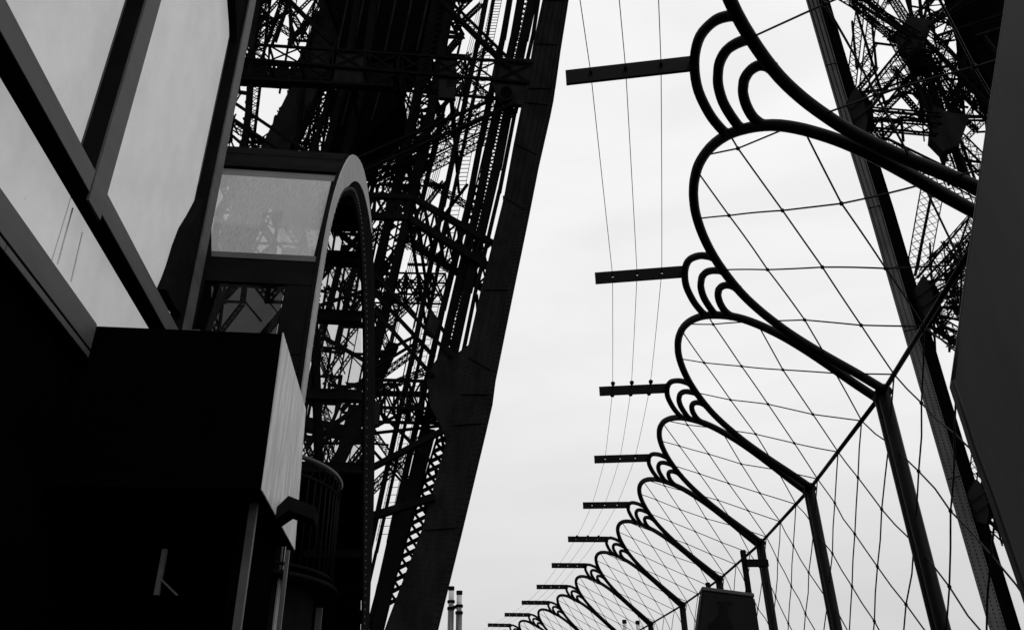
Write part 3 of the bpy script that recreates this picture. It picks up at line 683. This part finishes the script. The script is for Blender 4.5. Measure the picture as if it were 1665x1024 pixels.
for a in ((700, -20, 840, 118, 20, YF+2, 3, 2, .3), (830, 176, 590, 290, 22, YM, 3.5, 2, 1.2), (800, 220, 640, 300, 16, YK, 2.6, 1.7, .8), (690, 292, 776, 345, 12, YM, 2.6, 1.6, .3),
          (650, 385, 740, 440, 16, YM, 2.6, 1.8, .5), (596, 560, 690, 470, 14, YK, 2.5, 1.6, .5), (690, 560, 600, 625, 12, YK, 2.4, 1.5, .3), (600, 640, 700, 600, 12, YM, 2.5, 1.6, .3),
          (600, 800, 700, 700, 14, YK, 2.6, 1.8, .5), (598, 690, 676, 800, 12, YK, 2.4, 1.7, .4), (376, 200, 480, 270, 16, YK, 2.5, 1.6, .8), (376, 268, 500, 180, 14, YK+1, 2.3, 1.5, .5),
          (520, 275, 600, 180, 14, YK+1, 2.6, 1.7, .5), (480, 268, 560, 150, 16, YK, 3, 2, .8), (500, 175, 590, 275, 14, YM, 3, 2, .8), (620, 280, 700, 190, 14, YM+2, 3, 2, .6),
          (640, 90, 700, 30, 12, YK, 2.6, 2, .5), (598, 400, 680, 300, 14, YK, 2.6, 1.8, .6), (598, 300, 700, 250, 16, YK, 3, 1.8, .6), (380, 150, 440, -20, 12, YK, 2.2, 1.4, .4),
          (390, 0, 480, 60, 12, YK+1, 2.2, 1.5, .4), (480, 70, 530, -20, 12, YK+1, 2.6, 1.6, .4), (672, 150, 648, 260, 12, YK, 2, 1.5, .3), (680, 20, 640, 230, 12, YK, 2, 1.6, .3),
          (650, 230, 628, 300, 12, YK, 2, 1.5, .3), (742, 130, 800, 70, 10, YM, 2, 1.5, .3), (745, 100, 800, 170, 10, YM, 2, 1.5, .3), (690, 190, 745, 250, 8, YK, 2, 1.4, .2), (690, 240, 760, 185, 8, YK, 2, 1.4, .2),
          (745, 150, 790, 210, 9, YM, 2, 1.6, .2), (740, 210, 800, 150, 9, YM, 2, 1.6, .2), (694, 690, 600, 655, 10, YM+1, 2.4, 1.6, .2), (700, 612, 720, 660, 18, YK, 2, 2.2, .3), (650, 640, 700, 690, 16, YK, 2.4, 2, .3)):
    LT.lat(a[0], a[1], a[2], a[3], a[4]*.9, a[5], c=a[6]*.62, lw=a[7]*.68, d=a[8])
# back bracing: crossed girders in panels between further columns
# places where the photo shows open sky between the bracings
OPEN = [(435, 165, 30, 42), (456, 62, 13, 24), (452, 92, 18, 8), (757, 70, 18, 24), (628, 202, 16, 26), (672, 74, 14, 18), (715, 275, 22, 30), (676, 424, 22, 22), (645, 570, 20, 26), (496, 188, 9, 20),
        (640, 610, 18, 14), (690, 165, 14, 10), (700, 355, 18, 10), (655, 520, 14, 14), (630, 690, 16, 12), (665, 735, 14, 22), (560, 575, 12, 22), (530, 700, 12, 22)]
def is_open(x, y): return any(((x-a)/c)**2+((y-b)/d)**2 < 1 for a, b, c, d in OPEN)
def panels(xs, ys, slope, Y0, seed, w=11, pd=.8, c=2.4, lw=1.5, px=.75, cw=6):
    r = random.Random(seed)
    X = lambda x, y: x-slope*(y-ys[0])*(1+.0006*(x-600))
    for x in xs:
        for y0, y1 in zip(ys[:-1], ys[1:]):
            if r.random() < .8 and not is_open(X(x, (y0+y1)/2), (y0+y1)/2): LT.solid(X(x, y0), y0, X(x, y1), y1+2, r.uniform(.6, 1.5)*cw, Y0+r.uniform(-.5, .5), name='column')
    for i in range(len(xs)-1):
        for j in range(len(ys)-1):
            x0, x1 = xs[i], xs[i+1]; y0, y1 = ys[j], ys[j+1]; j_ = lambda: r.uniform(-5, 5)
            if is_open((X(x0, (y0+y1)/2)+X(x1, (y0+y1)/2))/2, (y0+y1)/2) or is_open(X(x0, y0)*.7+X(x1, y1)*.3, y0*.7+y1*.3): continue
            if r.random() < px:
                LT.lat(X(x0, y0), y0+j_(), X(x1, y1), y1+j_(), w*r.uniform(.7, 1.2), Y0+r.uniform(-1, 2), c=c, lw=lw, d=pd*r.random())
            if r.random() < px:
                LT.lat(X(x1, y0), y0+j_(), X(x0, y1), y1+j_(), w*r.uniform(.7, 1.2), Y0+r.uniform(-1, 2), c=c, lw=lw, d=pd*r.random())
            if r.random() < .75:
                LT.solid(X(x0, y0), y0, X(x1, y0), y0+r.uniform(0, 5), r.uniform(3, 6), Y0, name='cross_tie')
            if r.random() < .5:
                LT.solid(X(x0, y0)+j_(), y0+j_()*2, X(x1, y1)+j_(), (y0+y1)/2+j_()*2, r.uniform(1.5, 3), Y0-1, name='brace')
panels([650, 690, 735, 780], [-60, 0, 60, 130, 190, 260, 330], .22, YK+6, 9, 9, px=.5)
panels([575, 615, 650, 690], [300, 372, 440, 505, 570, 640, 710, 780, 860, 940], .2, YK+9, 21, 12, c=2.0, lw=1.4, px=.32, cw=3)
# finer webs deep inside the pillar
fine = dict(c=1.7, lw=1.15, pd=.5, cw=2.2)
panels([408, 422, 440, 462, 490, 520, 552], [-40, -5, 30, 66, 105, 150, 190, 230, 275], .2, YK+10, 31, 8, px=.4, **fine)
panels([610, 640, 668, 700, 730, 762, 795], [-40, 10, 50, 90, 135, 180, 225, 270, 315], .21, YK+11, 32, 8, px=.38, **fine)
panels([600, 630, 660, 690, 722], [300, 345, 390, 430, 480, 530, 575, 625, 670, 720, 770], .2, YK+12, 33, 8, px=.28, **fine)
panels([535, 560, 585, 610], [290, 335, 380, 430, 470, 520, 565, 610, 655, 700, 750, 800], .17, YK+4, 34, 9, px=.4, c=2.0, lw=1.3, pd=.5, cw=3)
panels([366, 392, 425, 465, 505], [262, 300, 345, 395, 440, 490, 545], .15, YK+3, 35, 11, px=.7, c=3, lw=2, pd=.6, cw=6)
for a in ((640, 560, 532, 790, 17, YK+3), (575, 660, 520, 880, 14, YK+4), (600, 330, 548, 560, 8, YK+3), (560, 400, 500, 640, 9, YK+4), (500, 690, 600, 712, 20, YK+4), (520, 640, 600, 620, 6, YK+3), (500, 720, 600, 650, 7, YK+3),
          (520, 800, 600, 740, 8, YK+2), (520, 545, 600, 590, 6, YK+3), (510, 500, 600, 470, 5, YK+3), (530, 360, 600, 420, 8, YK+3), (530, 440, 598, 370, 7, YK+3), (500, 780, 560, 640, 5, YK+2)):
    LT.solid(*a[:5], a[5], name='diagonal')

# ladder run, landings and hanging cables
def ladder(pts, w, Y0, step):
    mb = MB()
    for (a, b), (c, d) in zip(pts[:-1], pts[1:]):
        P, Q = onT(a, b, Y0), onT(c, d, Y0); wd = NF.cross((Q-P).normalized()).normalized(); W = wm(w, P); r = wm(.55, P)
        for s_ in (-1, 1): mb.tube([P+wd*W/2*s_, Q+wd*W/2*s_], r, 4)
        n = int((Q-P).length/step)
        for k in range(n):
            p = P.lerp(Q, k/n); mb.tube([p-wd*W/2, p+wd*W/2+Vector((0, 0, -.08))], r, 4)
    mb.build('ladder', M['iron'], left)
ladder([(812, -20), (790, 85), (748, 300), (690, 560), (655, 720), (620, 880)], 16, YF+5, .42)
for base in ([(690, -30), (673, 65), (636, 190), (612, 290)], [(790, -20), (767, 70), (716, 256), (690, 350), (667, 433), (636, 560), (616, 640)]):
    mb = MB()
    for k in range(4):
        P = [onT(x+k*3.1-4, y, YK+4) for x, y in base]; mb.tube(P, wm(.45, P[0]), 4)
    mb.build('cable', M['wire'], left)
# service pipes that climb the back of the pillar
for k, (x0, x1, wd_) in enumerate(((640, 600, 4), (716, 640, 3), (830, 745, 3))):
    pass
# inner faces receding from the front belts to the back ones
def recede(x, y, Ya, Yb, w, name='cross_tie'):
    P = onT(x, y, Ya); Q = P+NF*(Yb-Ya); W = wm(w, P); mb = MB(); mb.beam(P, Q, (1, 0, 0), NF.cross(Vector((1, 0, 0))), W, W); mb.build(name, M['iron'], left)
for x, y in ((850, 100), (850, 134), (730, 96), (730, 128), (640, 90), (640, 122), (566, 84), (566, 114), (672, 322), (664, 354), (748, 621), (740, 664), (700, 600), (820, 320), (775, 480), (708, 760), (690, 812)):
    recede(x, y, YF+.6, YK, 5)

# lift machinery cabin inside the pillar: a thing of its own
cab = empty('lift_cabin', 'large black boxy lift cabin hanging inside the top of the left lattice pillar', 'lift cabin')
CT2 = Tower(cab)
CT2.poly([(510, -60), (735, -60), (712, 15), (690, 48), (660, 88), (630, 98), (560, 92), (548, 40)], YM+1.2, 4.0, 'cabin_upper', 'black')
CT2.poly([(560, 136), (655, 142), (650, 168), (612, 208), (580, 240), (560, 264), (528, 266), (545, 200), (528, 160)], YM+1.2, 4.0, 'cabin_lower', 'black')
CT2.poly([(572, 92), (655, 98), (640, 142), (560, 136)], YM+1.5, 3.0, 'cabin_floor', 'iron')
for k in range(6):
    x = 560+k*26; CT2.solid(x+10, -20, x-12, 84, 3, YM+1.0, .15, 'cabin_rib', 'iron2')
for k in range(3):
    x = 560+k*24; CT2.solid(x+12, 142, x-4, 205-k*4, 2.5, YM+1.0, .15, 'cabin_rib', 'iron2')

# ------------------------------------------------------------------ right pillar
right = empty('tower_pillar', 'second riveted iron lattice pillar leaning left behind the net fence on the right', 'tower pillar', 'lattice pillars of the iron tower')
RT = Tower(right); YR = 34
LEt = [(1250, -210), (1285, -100), (1311.5, 0), (1342, 106), (1373, 212), (1412.8, 340), (1459, 500), (1505.7, 660), (1558, 840), (1611.8, 1024), (1660, 1190)]
BD = [18, 18.5, 19, 19.5, 20, 20.5, 21, 22, 23.5, 25, 27]; TW = [36, 36.5, 37, 38, 40, 41, 42.5, 43.5, 46, 49, 53]
for i in range(len(LEt)-1):
    A_ = [onT(x, y, YR) for x, y in LEt[i:i+2]]; B_ = [onT(x+BD[i+k], y, YR-.35) for k, (x, y) in enumerate(LEt[i:i+2])]; C_ = [onT(x+TW[i+k], y, YR+1.0) for k, (x, y) in enumerate(LEt[i:i+2])]
    mb = MB(); mb.strip2(A_, B_, NF*.12); mb.build('outer_plate', M['lit_plate'], right)  # lit face of the edge girder, its light painted as a paler tone
    mb = MB(); mb.strip2(B_, C_, NF*.12); mb.build('inner_plate', M['black'], right)  # shaded face of the same girder, its shade painted black
RT.rivet_line([(x+2.5, y) for x, y in LEt], YR-.1, .16, .038); RT.rivet_line([(x+b*.5, y) for (x, y), b in zip(LEt, BD)], YR-.24, .16, .038); RT.rivet_line([(x+b-2.5, y) for (x, y), b in zip(LEt, BD)], YR-.36, .16, .038)
for (x, y) in ((1342, 106), (1412, 338), (1441, 437), (1470, 538), (1540, 778)):
    RT.solid(x, y+1, x+21, y-4, 1.6, YR-.42, .05, 'splice_strip', 'iron2')
for gx, gy in ((1395, 175), (1505, 480), (1592, 812)):
    RT.poly([(gx-18, gy-10), (gx-4, gy-34), (gx+3, gy-26), (gx+10, gy-8), (gx+16, gy+20), (gx+12, gy+40), (gx-1, gy+36)], YR-.5, .3, 'gusset_plate', 'iron2')
    RT.poly([(gx-4, gy-26), (gx+12, gy-24), (gx+24, gy-4), (gx+26, gy+22), (gx+16, gy+40), (gx+2, gy+30)], YR+.6, .8, 'joint_box', 'black')
    for dx, dy in ((-8, -4), (-2, 14)):
        RT.solid(gx+dx-4, gy+dy+6, gx+dx+30, gy+dy-22, 2.4, YR-.62, .1, 'stiffener', 'iron2')
def rsolid(*a, **k): RT.solid(a[0], a[1], a[2], a[3], a[4]*.8, a[5], name=k.get('name', 'diagonal'))
for a in ((1340, -30, 1480, 60, 5, YR+1), (1358, -30, 1500, 66, 4, YR+3), (1479, 106, 1540, 262, 6, YR+4), (1500, 90, 1570, 300, 9, YR+5), (1513, 90, 1588, 300, 4, YR+5.5),
          (1466, -30, 1490, 50, 6, YR+4), (1492, -30, 1500, 40, 5, YR+4), (1515, -20, 1500, 40, 5, YR+5), (1550, 190, 1592, -20, 8, YR+6), (1420, 196, 1610, 196, 4, YR+6), (1552, 190, 1640, 190, 6, YR+5),
          (1398, 178, 1530, 190, 5, YR+1), (1402, 206, 1525, 218, 4, YR+1), (1418, 172, 1500, 72, 4, YR+2), (1404, 152, 1480, 60, 4, YR+2), (1426, 172, 1520, 130, 4, YR+2),
          (1500, 60, 1610, 170, 5, YR+3), (1510, 44, 1600, 140, 4, YR+4), (1510, 44, 1580, -10, 5, YR+3), (1520, 60, 1640, 20, 5, YR+4), (1505, 90, 1440, 170, 4, YR+6),
          (1515, 314, 1488, 448, 5, YR+1), (1492, 452, 1596, 330, 4, YR+1), (1500, 458, 1604, 350, 4, YR+1), (1510, 466, 1600, 388, 4, YR+2), (1516, 476, 1600, 430, 4, YR+2), (1520, 490, 1600, 462, 4, YR+2),
          (1520, 502, 1600, 494, 4, YR+3), (1514, 520, 1600, 560, 4, YR+1), (1508, 528, 1596, 590, 5, YR+1), (1516, 510, 1600, 530, 4, YR+3), (1420, 226, 1620, 330, 4, YR+1), (1440, 224, 1620, 312, 4, YR+3),
          (1600, 830, 1670, 880, 5, YR+1), (1606, 845, 1670, 905, 5, YR+1), (1596, 800, 1660, 700, 4, YR+1), (1610, 820, 1670, 790, 4, YR+2), (1440, 172, 1380, -20, 4, YR+5), (1584, 310, 1540, 200, 6, YR+4)):
    rsolid(*a)
for a in ((1404, -30, 1384, 140, 16, YR+1, 2.4, 1.6, .1), (1424, -20, 1404, 150, 16, YR+1.5, 2.4, 1.5, .1), (1400, 192, 1525, 203, 30, YR+1, 3.4, 2.2, 1.4), (1412, 164, 1490, 66, 22, YR+2, 2.8, 1.6, 1.2),
          (1506, 306, 1484, 436, 19, YR+1, 2.4, 1.5, .1), (1526, 310, 1502, 436, 19, YR+1.6, 2.0, 1.4, .1), (1500, 456, 1600, 342, 26, YR+2, 2.6, 1.5, 1.5), (1514, 478, 1604, 428, 26, YR+3, 2.6, 1.5, 1.5),
          (1516, 500, 1604, 500, 24, YR+3, 2.6, 1.5, 1.5), (1508, 520, 1600, 576, 18, YR+1, 2.8, 1.6, 1.2), (1424, 228, 1620, 340, 16, YR+1, 2.4, 1.5, .8), (1492, 98, 1560, 285, 26, YR+5, 3, 1.8, 1.5),
          (1350, -20, 1490, 62, 18, YR+2, 2.6, 1.5, .8), (1508, 70, 1620, 190, 22, YR+4, 2.8, 1.6, 1.2), (1510, 40, 1620, -20, 18, YR+4, 2.6, 1.6, 1), (1530, 200, 1450, 60, 12, YR+7, 2, 1.4, .6),
          (1550, 180, 1590, -20, 22, YR+7, 2.6, 1.6, 1.0), (1530, 180, 1620, 100, 20, YR+6, 2.6, 1.6, 1), (1540, 210, 1630, 300, 20, YR+6, 2.6, 1.6, 1), (1440, 60, 1560, 10, 12, YR+8, 2, 1.4, .6), (1420, 150, 1560, 100, 14, YR+8, 2, 1.4, .8),
          (1560, 0, 1500, 170, 14, YR+8, 2.4, 1.5, .6), (1440, -20, 1560, 170, 14, YR+9, 2.4, 1.5, .6), (1450, 110, 1530, 195, 10, YR+8, 1.8, 1.3, .4), (1590, 330, 1540, 480, 14, YR+6, 2, 1.4, .5), (1598, 395, 1530, 520, 14, YR+6, 2, 1.4, .5), (1570, 400, 1600, 560, 14, YR+7, 2, 1.4, .5),
          (1540, 440, 1590, 590, 12, YR+7, 2, 1.4, .5), (1590, 700, 1580, 800, 14, YR+1, 2.2, 1.4, .2), (1602, 810, 1660, 740, 16, YR+2, 2.4, 1.5, .6), (1604, 840, 1670, 900, 18, YR+2, 2.6, 1.5, .8), (1484, 20, 1536, 230, 18, YR+8, 2.4, 1.6, .8)):
    RT.lat(a[0], a[1], a[2], a[3], a[4]*.95, a[5], c=a[6]*.7, lw=a[7]*.75, d=a[8]*.8)
RT.poly([(1460, 52), (1478, 26), (1518, 34), (1508, 62), (1494, 92), (1470, 84)], YR+3.5, .6); RT.poly([(1518, 172), (1548, 184), (1578, 186), (1560, 236), (1534, 246), (1514, 226)], YR+3.5, .6)
RT.poly([(1478, 84), (1500, 80), (1512, 104), (1490, 112)], YR+3.2, .8, 'joint_box', 'black')
RT.poly([(1548, -40), (1680, -40), (1650, 170), (1616, 146), (1586, 80)], YR+5, 2.0, 'arris_section', 'black')
RT.solid(1586, 60, 1650, 40, 4, YR+4.6, .3, 'stiffener', 'iron2'); RT.solid(1600, 60, 1640, 110, 3, YR+4.6, .3, 'stiffener', 'iron2')
def rpanels(xs, ys, slope, Y0, seed, w, px, c, lw, cw, xmax=1650):
    r = random.Random(seed); X = lambda x, y: x+slope*(y-ys[0])
    for x in xs:
        for y0, y1 in zip(ys[:-1], ys[1:]):
            if r.random() < .6 and X(x, y1) < xmax: RT.solid(X(x, y0), y0, X(x, y1), y1+2, r.uniform(.6, 1.6)*cw, Y0+r.uniform(-.5, .5), name='column')
    for i in range(len(xs)-1):
        for j in range(len(ys)-1):
            x0, x1 = xs[i], xs[i+1]; y0, y1 = ys[j], ys[j+1]; j_ = lambda: r.uniform(-5, 5)
            if X(x1, y1) > xmax: continue
            for a_, b_ in (((X(x0, y0), y0), (X(x1, y1), y1)), ((X(x1, y0), y0), (X(x0, y1), y1))):
                if r.random() < px: RT.lat(a_[0]+j_(), a_[1]+j_(), b_[0]+j_(), b_[1]+j_(), w*r.uniform(.7, 1.2), Y0+r.uniform(-1, 2), c=c, lw=lw, d=.6*r.random())
            if r.random() < .6: RT.solid(X(x0, y0), y0, X(x1, y0)+j_(), y0+j_(), r.uniform(1.5, 3.5), Y0, name='cross_tie')
rpanels([1378, 1410, 1442, 1476, 1510, 1545, 1580], [-40, 0, 35, 70, 110, 150, 190, 228], .10, YR+10, 41, 8, .30, 1.5, 1.2, 2.4)
rpanels([1470, 1500, 1535, 1570, 1600], [-30, 10, 45, 85, 130, 170, 215, 260, 300], .22, YR+8, 42, 10, .26, 1.7, 1.2, 2.2)
rpanels([1512, 1535, 1560, 1582], [395, 425, 455, 485, 515, 545, 570], .05, YR+9, 43, 8, .6, 1.7, 1.2, 2.0)
rpanels([1585, 1605, 1630], [735, 765, 795, 825, 855, 885], .3, YR+6, 44, 9, .6, 1.8, 1.2, 2.2, 1690)
